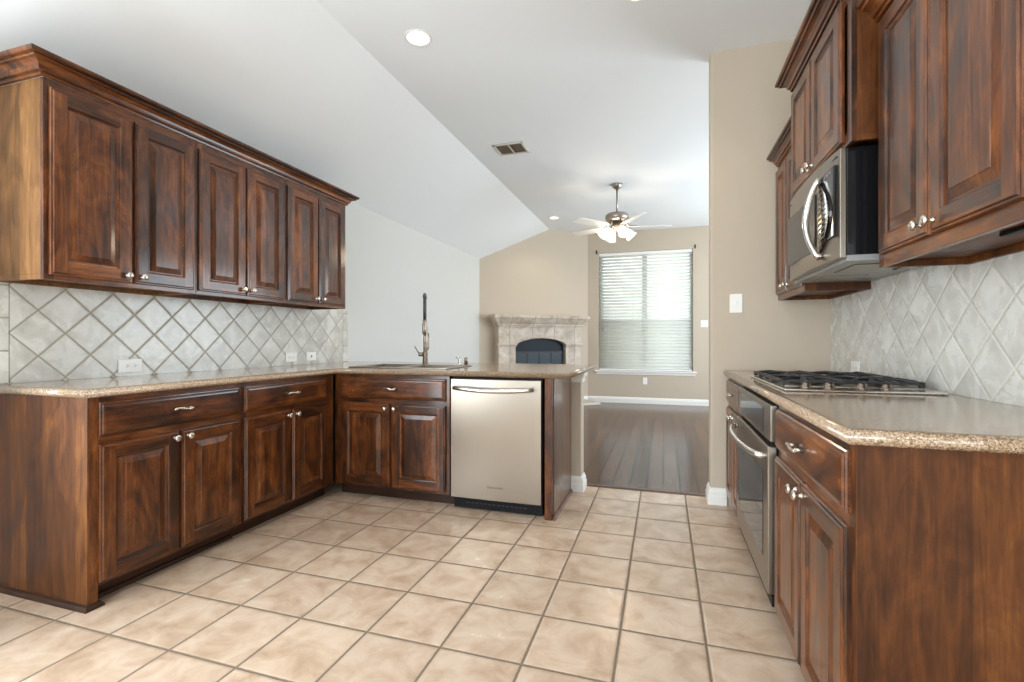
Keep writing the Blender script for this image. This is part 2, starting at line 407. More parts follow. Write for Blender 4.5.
mb = MB(); pr = [(XL-.15, ZW-.15*sl), (XC, ZC), (XC, ZC+.14), (XL-.15, ZW+.14-.15*sl)]
i = len(mb.v); mb.v += [(x, YB-.15, z) for x, z in pr]+[(x, YF+.16, z) for x, z in pr]
for f in ((0, 1, 2, 3), (7, 6, 5, 4), (0, 4, 5, 1), (1, 5, 6, 2), (2, 6, 7, 3), (3, 7, 4, 0)): mb.f.append(f); mb.m.append(0); mb.s.append(False)
struct('ceiling.001', mb, M['ceil'])
# baseboards
BP = [(0, 0), (.016, 0), (.016, .072), (.012, .082), (.010, .094), (.004, .104), (0, .106)]
struct('baseboard_far', MB().sweep([(-1.30, YF), (3.0, YF)], BP), M['trim'])
struct('baseboard_corner', MB().sweep([(A.x, A.y), (B.x, B.y)], BP), M['trim'])
struct('baseboard_left', MB().sweep([(XL, 3.63), (XL, 7.30)], BP), M['trim'])
BP2 = [(0, 0), (.019, 0), (.019, .055), (.014, .062), (.014, .086), (.008, .094), (.006, .108), (0, .112)]
struct('baseboard_partition', MB().sweep([(.95, YST+.13), (.305, YST+.13), (.305, YST), (.405, YST)], [(o, z) for o, z in BP2]), M['trim'])
struct('baseboard_peninsula', MB().sweep([(-.645, 3.50), (-.572, 3.50), (-.572, 3.622), (-2.8, 3.622)], [(o, z) for o, z in BP2]), M['trim'])
# small moulding under the bar overhang at the pony wall end
struct('trim_2', MB().sweep([(-.645, 3.50), (-.572, 3.50), (-.572, 3.622), (-2.8, 3.622)], [(0, .80), (.006, .80), (.010, .83), (.022, .845), (.026, .868), (0, .868)]), M['trim'])
# far window
wi = MB(); fy0, fy1 = YF+.075, YF+.125
wi.box(WX0, WX0+.05, fy0, fy1, WZ0, WZ1); wi.box(WX1-.05, WX1, fy0, fy1, WZ0, WZ1)
wi.box(WX0, WX1, fy0, fy1, WZ0, WZ0+.05); wi.box(WX0, WX1, fy0, fy1, WZ1-.05, WZ1)
xm = (WX0+WX1)/2; wi.box(xm-.045, xm+.045, fy0, fy1, WZ0, WZ1)
for a_, b_ in ((WX0, xm), (xm, WX1)): wi.box(a_+.03, b_-.03, fy0-.01, fy1, 1.41, 1.475)
w1 = struct('window_1', wi, M['vinyl'])
wp = MB().box(WX0+.04, WX1-.04, YF+.098, YF+.102, WZ0+.04, WZ1-.04).build('pane', M['pane'], w1)
for a_, b_ in ((WX0+.04, xm-.04), (xm+.04, WX1-.04)):
    MB().quad([(a_, YF+.13, WZ0+.04), (b_, YF+.13, WZ0+.04), (b_, YF+.13, 1.43), (a_, YF+.13, 1.43)]).build('insect_screen', M['screen'], w1, recalc=False)
sill = MB().box(WX0-.06, WX1+.06, YF-.045, YF+.07, WZ0-.024, WZ0); sill.box(WX0-.04, WX1+.04, YF-.014, YF, WZ0-.07, WZ0-.024)
sill.build('window_sill', M['trim'], w1, bevel=.004)

# added frames around the unseen lamp openings: rear, living side and left wall
wi = MB()
for x in (-1.7, -.52, .66): wi.box(x, x+.04, YB-.1, YB-.05, .3, 2.4)
wi.box(-1.7, .7, YB-.1, YB-.05, .3, .34); wi.box(-1.7, .7, YB-.1, YB-.05, 2.36, 2.4)
struct('added_window_2', wi, M['trim'])
wi = MB()
for y in (4.6, 5.7, 6.86, 7.96): wi.box(3.05, 3.1, y, y+.04, .5, 2.5)
wi.box(3.05, 3.1, 4.6, 8.0, .5, .54); wi.box(3.05, 3.1, 4.6, 8.0, 2.46, 2.5)
struct('added_window_3', wi, M['trim'])
wi = MB()
for y in (-1.2, -.17, .86): wi.box(XL-.1, XL-.06, y, y+.04, .25, 2.3)
wi.box(XL-.1, XL-.06, -1.2, .9, .25, .29); wi.box(XL-.1, XL-.06, -1.2, .9, 2.26, 2.3)
struct('added_window_4', wi, M['trim'])

# ================================================================== cabinet building (local frame: x along the run, front towards -y, back wall at y=depth)
def door_mesh(x0, x1, z0, z1, yf, t=.020, fw=.058):
    mb = MB(); W_ = lambda ins, d: [(x0+ins, yf+d, z0+ins), (x1-ins, yf+d, z0+ins), (x1-ins, yf+d, z1-ins), (x0+ins, yf+d, z1-ins)]
    def ring(a, b_):
        for k in range(4):
            mb.quad([a[k], a[(k+1) % 4], b_[(k+1) % 4], b_[k]], 1 if k in (0, 2) else 0)
    prev = W_(0, t)
    for ins, d in ((0, .011), (.003, .006), (.008, .0055), (.011, .0005), (.013, 0)):
        c = W_(ins, d); ring(prev, c); prev = c
    # flat frame with butt joints (stiles full height, rails between)
    a = .013; b_ = fw; y = yf
    mb.quad([(x0+a, y, z0+a), (x0+b_, y, z0+a), (x0+b_, y, z1-a), (x0+a, y, z1-a)], 0)
    mb.quad([(x1-b_, y, z0+a), (x1-a, y, z0+a), (x1-a, y, z1-a), (x1-b_, y, z1-a)], 0)
    mb.quad([(x0+b_, y, z0+a), (x1-b_, y, z0+a), (x1-b_, y, z0+b_), (x0+b_, y, z0+b_)], 1)
    mb.quad([(x0+b_, y, z1-b_), (x1-b_, y, z1-b_), (x1-b_, y, z1-a), (x0+b_, y, z1-a)], 1)
    prev = W_(fw, 0)
    for ins, d in ((fw+.003, .002), (fw+.005, .008), (fw+.010, .0105), (fw+.014, .0105)):
        c = W_(ins, d); ring(prev, c); prev = c
    c = W_(fw+.040, .0028); 
    for k in range(4): mb.quad([prev[k], prev[(k+1) % 4], c[(k+1) % 4], c[k]], 0)
    prev = c; c = W_(fw+.042, .0012)
    for k in range(4): mb.quad([prev[k], prev[(k+1) % 4], c[(k+1) % 4], c[k]], 0)
    mb.quad(c, 0); mb.quad(W_(0, t)[::-1], 0)
    return mb
def drawer_mesh(x0, x1, z0, z1, yf, t=.020):
    mb = MB(); W_ = lambda ins, d: [(x0+ins, yf+d, z0+ins), (x1-ins, yf+d, z0+ins), (x1-ins, yf+d, z1-ins), (x0+ins, yf+d, z1-ins)]
    prev = W_(0, t)
    for ins, d in ((0, .012), (.004, .008), (.009, .0075), (.012, .003), (.018, .001), (.024, 0)):
        c = W_(ins, d)
        for k in range(4): mb.quad([prev[k], prev[(k+1) % 4], c[(k+1) % 4], c[k]], 0)
        prev = c
    mb.quad(prev, 0); mb.quad(W_(0, t)[::-1], 0); return mb
def knob(parent, x, z, yf, r=.0155):
    return MB().lathe([(.009, 0), (.008, .003), (.0055, .006), (.005, .014), (.008, .017), (r, .020), (r, .024), (r*.8, .028), (r*.35, .030), (0, .0305)], (x, yf, z), (0, -1, 0), 16).build('knob', M['nickel'], parent)
def pull(parent, x, z, yf, w_=.10):
    mb = MB(); p = []
    for k in range(13):
        t = k/12; p.append((x-w_/2+w_*t, yf-.024-.004*math.sin(PI*t), z+.004*math.sin(2*PI*t*1.0)))
    mb.tube(p, [.0045, .006, .0055, .005, .005, .0055, .006, .0055, .005, .005, .0055, .006, .0045], 8)
    for sx in (-1, 1): mb.tube([(x+sx*(w_/2-.012), yf+.001, z), (x+sx*(w_/2-.012), yf-.024, z)], [.0065, .0045], 8)
    return mb.build('handle', M['nickel'], parent)

def upper(label, loc, rz, width, depth, z0, z1, doors, group, side='wd', knobs=True, dz0=.02, dz1=.036, knob_top=False):
    """doors: list of (x0,x1,knob side)"""
    t = thing('upper_cabinet', label, 'cabinet', loc, rz, group)
    b = MB()
    b.box(0, width, .018, depth, z0+.022, z1, 0)
    b.box(0, .016, .018, depth, z0, z0+.022, 0); b.box(width-.016, width, .018, depth, z0, z0+.022, 0)
    b.box(.016, width-.016, depth-.016, depth, z0, z0+.022, 0)
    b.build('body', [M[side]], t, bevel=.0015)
    f = MB()   # face frame
    f.box(0, .04, 0, .018, z0, z1, 0); f.box(width-.04, width, 0, .018, z0, z1, 0)
    f.box(.04, width-.04, 0, .018, z0, z0+.045, 1); f.box(.04, width-.04, 0, .018, z1-.06, z1, 1)
    if len(doors) > 1:
        m_ = (doors[0][1]+doors[1][0])/2; f.box(m_-.02, m_+.02, 0.001, .018, z0+.045, z1-.06, 0)
    f.build('face_frame', [M['wv'], M['wh']], t, bevel=.001)
    for x0, x1, ks in doors:
        d = door_mesh(x0, x1, z0+dz0, z1-dz1, -.020).build('door', [M['wv'], M['wh']], t)
        kx = x1-.028 if ks > 0 else x0+.028
        knob(d, kx, z0+dz0+.035, -.020)
    return t
CROWN = [(0, 0), (.013, 0), (.015, .008), (.013, .015), (.013, .0155), (.024, .017), (.027, .024), (.030, .034), (.038, .043), (.047, .048), (.047, .0485), (.060, .049), (.063, .055), (.061, .0605), (.061, .061), (.074, .0615), (.079, .067), (.079, .079), (0, .079)]
def crown(name, label, path, z, loc, rz, scale=1.0, sz=1.0):
    mb = MB().sweep(path, [(o*scale, z+h*sz) for o, h in CROWN])
    o = mb.build(name, M['wh']); o.location = loc; o.rotation_euler = (0, 0, rz)
    return tag(o, label, 'molding')

# ---- left uppers: root at the wall run's near end; local x = world Y
XUF = -2.52; dep = XUF-XL - .006
R90 = PI/2
ZU0, ZU1 = 1.368, 2.230
g_ = 'upper cabinets on the left wall'
def DU(*a): return [(x0, x1, k) for x0, x1, k in a]
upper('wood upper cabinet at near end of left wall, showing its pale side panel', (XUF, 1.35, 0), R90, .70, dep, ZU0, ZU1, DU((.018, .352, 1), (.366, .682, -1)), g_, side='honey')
upper('middle dark-stained wood upper cabinet of the three on left wall', (XUF, 2.052, 0), R90, .668, dep, ZU0, ZU1, DU((.012, .328, 1), (.340, .652, -1)), g_)
upper('wood upper cabinet at far end of left wall, nearest the sink', (XUF, 2.722, 0), R90, .668, dep, ZU0, ZU1, DU((.016, .322, 1), (.336, .640, -1)), g_)
crown('crown_molding', 'long stepped wood crown molding running along the left wall cabinets', [(2.042, dep), (2.042, 0), (-.002, 0), (-.002, dep)][::-1], ZU1+.0005, (XUF, 1.35, 0), R90)

# ---- right uppers: local x = -world Y, local y = +world X
xn = .745
nearup = upper('large wood upper cabinet nearest the camera, right of the microwave', (xn, 2.055, 0), -R90, .79, XR-xn-.010, 1.366, 2.255, DU((.036, .372, 1), (.382, .752, -1)), 'upper cabinets on the right wall', dz0=.042, dz1=.02)
MB().box(.46, .60, .10, .125, 1.3765, 1.3875).build('light_bracket', M['rubber'], nearup, bevel=.003)
crown('crown_molding', 'short wood crown molding on top of the near right cabinet', [(0, 0), (.79, 0)], 2.2555, (xn, 2.055, 0), -R90, .9, 1)
xm_ = .66
upper('short wood cabinet mounted high, directly above the microwave', (xm_, 2.88, 0), -R90, .822, XR-xm_-.010, 1.838, 2.43, DU((.022, .372, 1), (.384, .752, -1)), 'upper cabinets on the right wall', dz1=.03)
crown('crown_molding', 'raised wood crown molding above the cabinet over the microwave', [(0, XR-xm_-.01), (0, 0), (.822, 0), (.822, XR-xm_-.01)], 2.4305, (xm_, 2.88, 0), -R90, .95, 1)
xfc = .713
upper('wood upper cabinet beside the beige partition, left of the microwave', (xfc, YST-.003, 0), -R90, .62, XR-xfc-.010, 1.366, 2.235, DU((.016, .296, 1), (.308, .604, -1)), 'upper cabinets on the right wall', dz0=.032)
crown('crown_molding', 'wood crown molding of the cabinet touching the beige partition', [(.0, 0), (.62, 0)], 2.2355, (xfc, YST-.003, 0), -R90, .85, .8)

# ---- base cabinets
def base(label, loc, rz, width, depth, drawers, doors, group, ends='', toe=True, z_top=CT-.038, wide_left=0, wide_right=0):
    t = thing('base_cabinet', label, 'cabinet', loc, rz, group)
    b = MB(); b.box(0, .016, .018, depth, .085, z_top); b.box(width-.016, width, .018, depth, .085, z_top); b.box(.016, width-.016, depth-.01, depth, .085, z_top); b.box(.016, width-.016, .018, depth-.01, .085, .103); b.build('body', [M['wd']], t)
    f = MB(); wl_ = max(.035, wide_left); wr_ = max(.035, wide_right)
    f.box(0, wl_, 0, .018, .085, z_top, 0); f.box(width-wr_, width, 0, .018, .085, z_top, 0)
    f.box(wl_, width-wr_, 0, .018, z_top-.035, z_top, 1); f.box(wl_, width-wr_, 0, .018, .66, .705, 1); f.box(wl_, width-wr_, 0, .018, .085, .125, 1)
    if len(doors) > 1:
        m_ = (doors[0][1]+doors[1][0])/2; f.box(m_-.02, m_+.02, .001, .018, .125, .66, 0)
    f.build('face_frame', [M['wv'], M['wh']], t, bevel=.001)
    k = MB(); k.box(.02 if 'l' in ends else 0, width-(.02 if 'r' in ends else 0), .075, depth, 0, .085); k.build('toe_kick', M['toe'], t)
    for x0, x1 in drawers:
        d = drawer_mesh(x0, x1, .702, .848, -.020).build('drawer', [M['wh']], t); pull(d, (x0+x1)/2, .778, -.020)
    for x0, x1, ks in doors:
        d = door_mesh(x0, x1, .098, .672, -.020).build('door', [M['wv'], M['wh']], t)
        knob(d, x1-.028 if ks > 0 else x0+.028, .672-.032, -.020)
    return t
XBF = -2.24; bd = XBF-XL-.006
c1 = base('near left base cabinet with scuffed end panel and one wide drawer', (XBF, 1.352, 0), R90, .741, bd, [(.032, .723)], DU((.032, .376, 1), (.388, .723, -1)), 'base cabinets along the left wall', 'l')
s_ = MB(); s_.box(-.006, .0, 0.0, bd, .0, CT-.038); s_.box(0, .034, 0, .018, 0, .085); s_.box(0, .02, .018, bd, 0, .085)
s_.build('side_panel', [M['wd']], c1, bevel=.001)
SH = [(0, 0), (.016, 0), (.015, .010), (.010, .018), (0, .022)]
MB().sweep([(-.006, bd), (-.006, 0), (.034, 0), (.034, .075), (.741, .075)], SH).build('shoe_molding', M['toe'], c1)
c2 = base('left wall base cabinet next to the inside corner', (XBF, 2.094, 0), R90, .781, bd, [(.014, .701)], DU((.014, .361, 1), (.376, .701, -1)), 'base cabinets along the left wall', '', wide_right=.075)
YPF = 2.90
c3 = base('sink base cabinet with false drawer front, left of the dishwasher', (XBF, YPF, 0), 0, .895, .595, [(.054, .870)], DU((.054, .450, 1), (.466, .870, -1)), None, '', wide_left=.05)
# peninsula end filler and panel
ep = thing('end_panel', 'glossy wood end panel to the right of the dishwasher', 'panel', (-.70, YPF, 0))
MB().box(.004, .05, -.02, .02, 0, CT-.038).build('stile', M['wv'], ep, bevel=.001)
MB().box(.034, .054, .02, .597, 0, CT-.038).build('panel', M['glossy'], ep)
MB().sweep([(.054, -.02), (.054, .597)], SH).build('shoe_molding', M['wh'], ep)

# right base run, local x = -world Y, starting at the partition
XB = .415; rbd = XR-XB-.006
y_oven0, y_oven1, y_end = 2.84, 2.03, 1.265
base('narrow base cabinet beside the beige partition, left of the oven', (XB, YST-.022, 0), -R90, YST-.022-y_oven0-.002, rbd, [(.03, .61)], DU((.03, .315, 1), (.325, .61, -1)), 'base cabinets along the right wall', '')
c5 = base('near right base cabinet with drawer and broad brown end panel', (XB, y_oven1-.002, 0), -R90, y_oven1-.002-y_end-.006, rbd, [(.018, .735)], DU((.018, .366, 1), (.376, .735, -1)), 'base cabinets along the right wall', 'r')
wv5 = y_oven1-.002-y_end-.006
s_ = MB(); s_.box(wv5, wv5+.006, 0, rbd, 0, CT-.038); s_.box(wv5-.02, wv5, .018, rbd, 0, .085); s_.box(wv5-.034, wv5, 0, .018, 0, .085); s_.build('side_panel', [M['wd']], c5)

# ---- countertops
def nose(path, r=.019, z=CT):
    pr = [(0, z-2*r)]+[(r*math.cos(a)*1.0, z-r+r*math.sin(a)) for a in [(-PI/2+PI*k/8) for k in range(9)]]+[(0, z)]
    out = []
    for p in pr:
        if not out or (abs(out[-1][0]-p[0])+abs(out[-1][1]-p[1])) > 1e-6: out.append(p)
    return out
SK = (-2.205, -1.415, 3.00, 3.46)   # sink outer rim
ct = MB(); n_ = .019
ct.prism([(XL+.004, 1.32+n_), (-2.21-n_, 1.32+n_), (-2.21-n_, 2.865+n_), (-.54-n_, 2.865+n_), (-.54-n_, 4.01-n_), (XL+.004, 4.01-n_)], CT-.038, CT)
co = ct.build('countertop', M['counter'])
cut(co, [MB().box(SK[0]+.03, (SK[0]+SK[1])/2-.015, SK[2]+.03, SK[3]-.05, .5, 1.2), MB().box((SK[0]+SK[1])/2+.015, SK[1]-.03, SK[2]+.03, SK[3]-.05, .5, 1.2)])
co.name = 'countertop'; tag(co, 'long L-shaped speckled brown countertop with the sink set in', 'countertop')
ed = MB().sweep([(XL+.004, 1.32+n_), (-2.21-n_, 1.32+n_), (-2.21-n_, 2.865+n_), (-.54-n_, 2.865+n_), (-.54-n_, 4.01-n_), (XL+.004, 4.01-n_)], nose(None), smooth=True)
ed.build('rounded_edge', M['counter'], co)
ct = MB().prism([(.385+n_, 1.235+n_), (XR-.004, 1.235+n_), (XR-.004, YST-.003), (.385+n_, YST-.003)], CT-.038, CT)
co2 = ct.build('countertop', M['counter']); tag(co2, 'speckled brown countertop under the gas cooktop on the right', 'countertop')
MB().sweep([(.385+n_, YST-.003), (.385+n_, 1.235+n_), (XR-.004, 1.235+n_)][::-1], [(-o, z) for o, z in nose(None)], smooth=True).build('rounded_edge', M['counter'], co2)

# ---- backsplashes
bs = thing('tile_backsplash', 'diagonal tile backsplash under the left wall cabinets', 'backsplash', (XL, 1.35, CT), 0)
def bspart(name, par, x0, x1, y0, y1, z0, z1, mat, lx, ly, lz):
    return MB().box(x0-lx, x1-lx, y0-ly, y1-ly, z0-lz, z1-lz).build(name, mat, par)
bspart('tile_field', bs, XL+.0005, XL+.0085, 1.404, 3.797, CT+.0005, 1.386, M['splashL'], XL, 1.35, CT)
bspart('border_strip', bs, XL+.0005, XL+.009, 1.345, 1.400, CT+.0005, 1.386, M['splashS'], XL, 1.35, CT)
bspart('border_strip', bs, XL+.0005, XL+.009, 3.801, 3.87, CT+.0005, 1.386, M['splashS'], XL, 1.35, CT)
bs = thing('tile_backsplash', 'diagonal tile backsplash behind the gas cooktop', 'backsplash', (XR, 1.25, CT), 0)
bspart('tile_field', bs, XR-.0085, XR-.0005, 1.25, YST-.001, CT+.0005, 1.84, M['splashR'], XR, 1.25, CT)

# ---- outlets and switches
def plate(name, label, cat, loc, rz, w_, h_, kind, group):
    """local: plate faces -y, centred"""
    t = thing(name, label, cat, loc, rz, group)
    MB().box(-w_/2, w_/2, -.006, -.0005, -h_/2, h_/2).build('cover_plate', M['plastic'], t, bevel=.002)
    if kind == 'duplex_h' or kind == 'duplex_v':
        for s_ in (-1, 1):
            p = MB(); dx, dz = (s_*.021, 0) if kind == 'duplex_h' else (0, s_*.021)
            p.lathe([(.0155, 0), (.0155, .0015), (.0148, .002)], (dx, -.0055, dz), (0, -1, 0), 16, 0, False)
            for q_ in (-.005, .005):
                if kind == 'duplex_h': p.box(dx-.0035, dx+.0035, -.0085, -.007, dz+q_-.001, dz+q_+.001, 1)
                else: p.box(dx+q_-.001, dx+q_+.001, -.0085, -.007, dz-.0035, dz+.0035, 1)
            p.lathe([(.002, 0), (.002, .0012)], (dx+(.008 if kind == 'duplex_h' else 0), -.0074, dz-(.008 if kind == 'duplex_v' else 0)), (0, -1, 0), 8, 1)
            p.build('socket', [M['plastic'], M['slot']], t)
    elif kind == 'toggle':
        for dx in ([0] if w_ < .1 else [-.023, .023]):
            MB().box(dx-.005, dx+.005, -.015, -.005, -.004, .010).build('toggle', M['plastic'], t, bevel=.001)
    elif kind == 'jack':
        MB().box(-.008, .008, -.0075, -.005, -.007, .007).build('jack', M['slot'], t)
    return t
gp = 'white electrical cover plates'
plate('power_outlet', 'white horizontal outlet on left backsplash, nearest the camera', 'outlet', (XL+.009, 1.923, .963), R90, .125, .074, 'duplex_h', gp)
plate('power_outlet', 'white horizontal outlet low on the left backsplash, left of the paired plates by the corner', 'outlet', (XL+.009, 3.143, .972), R90, .122, .074, 'duplex_h', gp)
plate('phone_jack', 'white phone jack plate at far end of left backsplash', 'wall jack', (XL+.009, 3.372, .972), R90, .115, .072, 'jack', gp)
plate('power_outlet', 'white outlet on right backsplash behind the cooktop', 'outlet', (XR-.009, 3.085, .955), -R90, .120, .074, 'duplex_h', gp)
plate('light_switch', 'white single light switch on the beige kitchen partition', 'switch', (.463, YST, 1.353), 0, .078, .125, 'toggle', gp)
plate('light_switch', 'white double light switch right of the living room window', 'switch', (.665, YF, 1.395), 0, .115, .115, 'toggle', gp)
plate('power_outlet', 'white outlet on far wall under the window', 'outlet', (-.305, YF, .40), 0, .075, .12, 'duplex_v', gp)

# ================================================================== dishwasher
dw = thing('dishwasher', 'stainless steel dishwasher with curved bar handle in the peninsula', 'dishwasher', (-1.02, YPF, 0))
MB().box(-.305, .305, .012, .57, .082, .862).build('body', M['rubber'], dw)
mb = MB(); n = 16; w_ = .304
pr = []
for k in range(n+1):   # gently bowed door front
    x = -w_+2*w_*k/n; pr.append((x, -.030-.006*(1-(x/w_)**2)))
mb.prism(pr+[(w_, .010), (-w_, .010)], .088, .856)
for k in range(len(mb.s)): mb.s[k] = False
mb.build('door_panel', M['steel'], dw, bevel=.003)
MB().box(-.30, .30, .02, .06, .008, .080).build('kick_plate', M['rubber'], dw)
g2 = MB()
for k in range(14): g2.box(-.21+k*.03, -.192+k*.03, .016, .0205, .040, .046)
g2.build('vent_slots', M['slot'], dw)
h = MB(); pts = []
for k in range(17):
    t = k/16; pts.append((-.275+.53*t, -.045-.038*math.sin(PI*t)**.6, .800-.012*math.sin(PI*t)))
h.tube(pts, .0145, 12); 
for sx in (-.268, .248): h.tube([(sx, -.028, .800), (sx, -.056, .800)], .012, 10)
h.build('handle', M['steelbright'], dw)
def text_mesh(s_, size, ext, name, mat, parent, loc, rot):
    cu = bpy.data.curves.new('t', 'FONT'); cu.body = s_; cu.size = size; cu.extrude = ext; cu.align_x = 'CENTER'; cu.align_y = 'CENTER'
    o = bpy.data.objects.new('t', cu); COL.objects.link(o); bpy.context.view_layer.update()
    me = bpy.data.meshes.new_from_object(o.evaluated_get(bpy.context.evaluated_depsgraph_get()))
    bpy.data.objects.remove(o); me.materials.clear(); me.materials.append(mat)
    r = bpy.data.objects.new(name, me); COL.objects.link(r); r.parent = parent; r.location = loc; r.rotation_euler = rot; return r
text_mesh('KitchenAid', .023, .0006, 'badge', simple('badge_grey', (.10, .09, .08), .4), dw, (.005, -.0368, .172), (PI/2, 0, 0))

# ================================================================== sink, faucet, dispensers
sk = thing('kitchen_sink', 'stainless double-bowl drop-in sink in the peninsula counter', 'sink', ((SK[0]+SK[1])/2, (SK[2]+SK[3])/2, CT))
hx = (SK[1]-SK[0])/2; hy = (SK[3]-SK[2])/2
rim = MB().box(-hx, hx, -hy, hy, .0005, .009)
ro = rim.build('rim', M['steel'], sk)
ro.parent = None; ro.location = (0, 0, 0)
cut(ro, [MB().box(-hx+.034, -.018, -hy+.034, hy-.056, -.1, .1), MB().box(.018, hx-.034, -hy+.034, hy-.056, -.1, .1)])
ro.name = 'rim'; ro.parent = sk
md = ro.modifiers.new('bevel', 'BEVEL'); md.width = .003; md.segments = 2
for a_, b_ in ((-hx+.034, -.018), (.018, hx-.034)):
    m_ = MB(); y0, y1 = -hy+.034, hy-.056; t_ = .002; zb = -.19
    m_.box(a_, a_+t_, y0, y1, zb, .006); m_.box(b_-t_, b_, y0, y1, zb, .006); m_.box(a_, b_, y0, y0+t_, zb, .006); m_.box(a_, b_, y1-t_, y1, zb, .006)
    m_.box(a_, b_, y0, y1, zb-t_, zb)
    bo = m_.build('bowl', M['steel'], sk)
    MB().lathe([(.045, 0), (.045, .003), (.03, .004), (.028, .001)], ((a_+b_)/2, (y0+y1)/2, zb+.0005), (0, 0, 1), 18).build('drain', M['chrome'], bo)
fa = thing('kitchen_faucet', 'tall brushed nickel pull-down faucet with dark hose behind the sink', 'faucet', (-1.868, 3.555, CT), math.radians(25))
MB().lathe([(.030, 0.0005), (.030, .006), (.025, .010), (.022, .014), (.022, .10), (.019, .106), (.0165, .11), (.0165, .30), (.018, .305), (.018, .312)], n=20).build('body', M['bronze'], fa)
pts = [(0, 0, .312)]+[(0, 0, .312+.15*k/3) for k in (1, 2, 3)]
rr = .085; pts += [(0, -rr+rr*math.cos(a), .462+rr*1.25*math.sin(a)) for a in [PI*k/12 for k in range(1, 13)]]
pts += [(0, -2*rr, .44), (0, -2*rr, .36)]
MB().tube(pts, .0095, 10).build('hose', M['darkhose'], fa)
arcs = [(0, -rr+(rr)*math.cos(a), .462+rr*1.25*math.sin(a)) for a in [PI*(.28+.44*k/8) for k in range(9)]]
MB().tube(arcs, .0145, 12).build('arch_sleeve', M['bronze'], fa)
MB().lathe([(.012, 0), (.017, .01), (.017, .05), (.013, .10), (.011, .115)], (0, -2*rr, .25), (0, 0, 1), 16).build('spray_head', M['bronze'], fa)
m_ = MB().tube([(0, -.01, .24), (0, -.08, .25), (0, -2*rr+.018, .285)], .006, 8); m_.tube([(.015, 0, .12), (.026, 0, .135), (.026, 0, .25), (.018, 0, .262)], .006, 8); m_.build('docking_arm', M['bronze'], fa)
lv = MB().lathe([(.015, 0), (.017, .01), (.017, .035), (.012, .042)], (-.014, 0, .085), (-1, 0, 0), 14); lv.tube([(-.045, 0, .088), (-.062, 0, .11), (-.085, 0, .15)], [.006, .005, .0045], 8); lv.build('lever', M['bronze'], fa)
sd = thing('soap_dispenser', 'small chrome soap dispenser beside the sink, left of the rounded cap', 'dispenser', (-1.568, 3.56, CT))
MB().lathe([(.017, .0005), (.017, .008), (.010, .012), (.009, .05), (.006, .052)], n=16).build('base', M['chrome'], sd)
MB().tube([(0, 0, .05), (0, 0, .066), (0, -.02, .068), (0, -.05, .062)], .0055, 8).build('spout', M['chrome'], sd)
ag = MB().lathe([(.015, .0005), (.015, .050), (.013, .058), (.007, .063), (0, .064)], n=18).build('air_gap_cap', M['bronze']); ag.location = (-1.512, 3.57, CT)
tag(ag, 'small rounded chrome air gap cap just right of the soap dispenser at the sink', 'air gap')

# ================================================================== oven under the counter
ov = thing('wall_oven', 'stainless built-in oven with curved handle under the cooktop counter', 'oven', (XB, (y_oven0+y_oven1)/2, 0), -R90)
ow = (y_oven0-y_oven1)/2-.003
MB().box(-ow, ow, .0, rbd, .085, CT-.040).build('body', M['rubber'], ov)
MB().box(-ow, ow, .075, rbd, 0, .085).build('toe_kick', M['toe'], ov)
mb = MB().box(-ow+.006, ow-.006, -.026, -.0005, .715, .858); mb.build('control_panel', M['steel'], ov, bevel=.004)
MB().box(-ow+.075, ow-.14, -.0285, -.0255, .738, .835).build('display', M['display'], ov)
dr = MB().box(-ow+.006, ow-.006, -.036, -.002, .135, .700); d_ = dr.build('door', M['steel'], ov, bevel=.005)
MB().box(-ow+.09, ow-.09, -.0385, -.0345, .25, .585).build('window', M['glassdark'], d_)
h = MB(); pts = []
for k in range(17):
    t = k/16; pts.append((-.35+.70*t, -.05-.045*math.sin(PI*t)**.5, .655))
h.tube(pts, .012, 10)
for sx in (-.345, .345): h.tube([(sx, -.034, .655), (sx, -.06, .655)], .012, 10)
h.build('handle', M['steelbright'], d_)
MB().box(-ow+.006, ow-.006, -.02, -.002, .09, .128).build('lower_vent', M['rubber'], ov)

# ================================================================== microwave over the range
mw = thing('microwave', 'over-the-range stainless microwave with bowed handle and black sides', 'microwave', (.64, 2.488, 1.405), -R90)
hw = .375; mz = .43
MB().box(-hw, hw, .022, .366, .022, mz).build('body', M['black'], mw, bevel=.003)
mb = MB(); n = 14; pr = [(-hw+2*hw*k/n, -.018*(1-((-hw+2*hw*k/n)/hw)**2)) for k in range(n+1)]
mb.prism(pr+[(hw, .022), (-hw, .022)], .012, mz); fr = mb.build('door', M['steel'], mw, bevel=.003)
MB().box(-.32, .135, -.0215, -.012, .085, .325).build('window', M['glassdark'], fr)
# control panel at the near end
MB().box(.20, .355, -.016, .0, .10, .375).build('control_panel', M['black'], mw, bevel=.004)
bt = MB()
for c_ in range(3): bt.box(.24+c_*.036, .262+c_*.036, -.0175, -.0155, .348, .360)
bt.build('buttons', simple('button_grey', (.12, .12, .13), .4), mw)
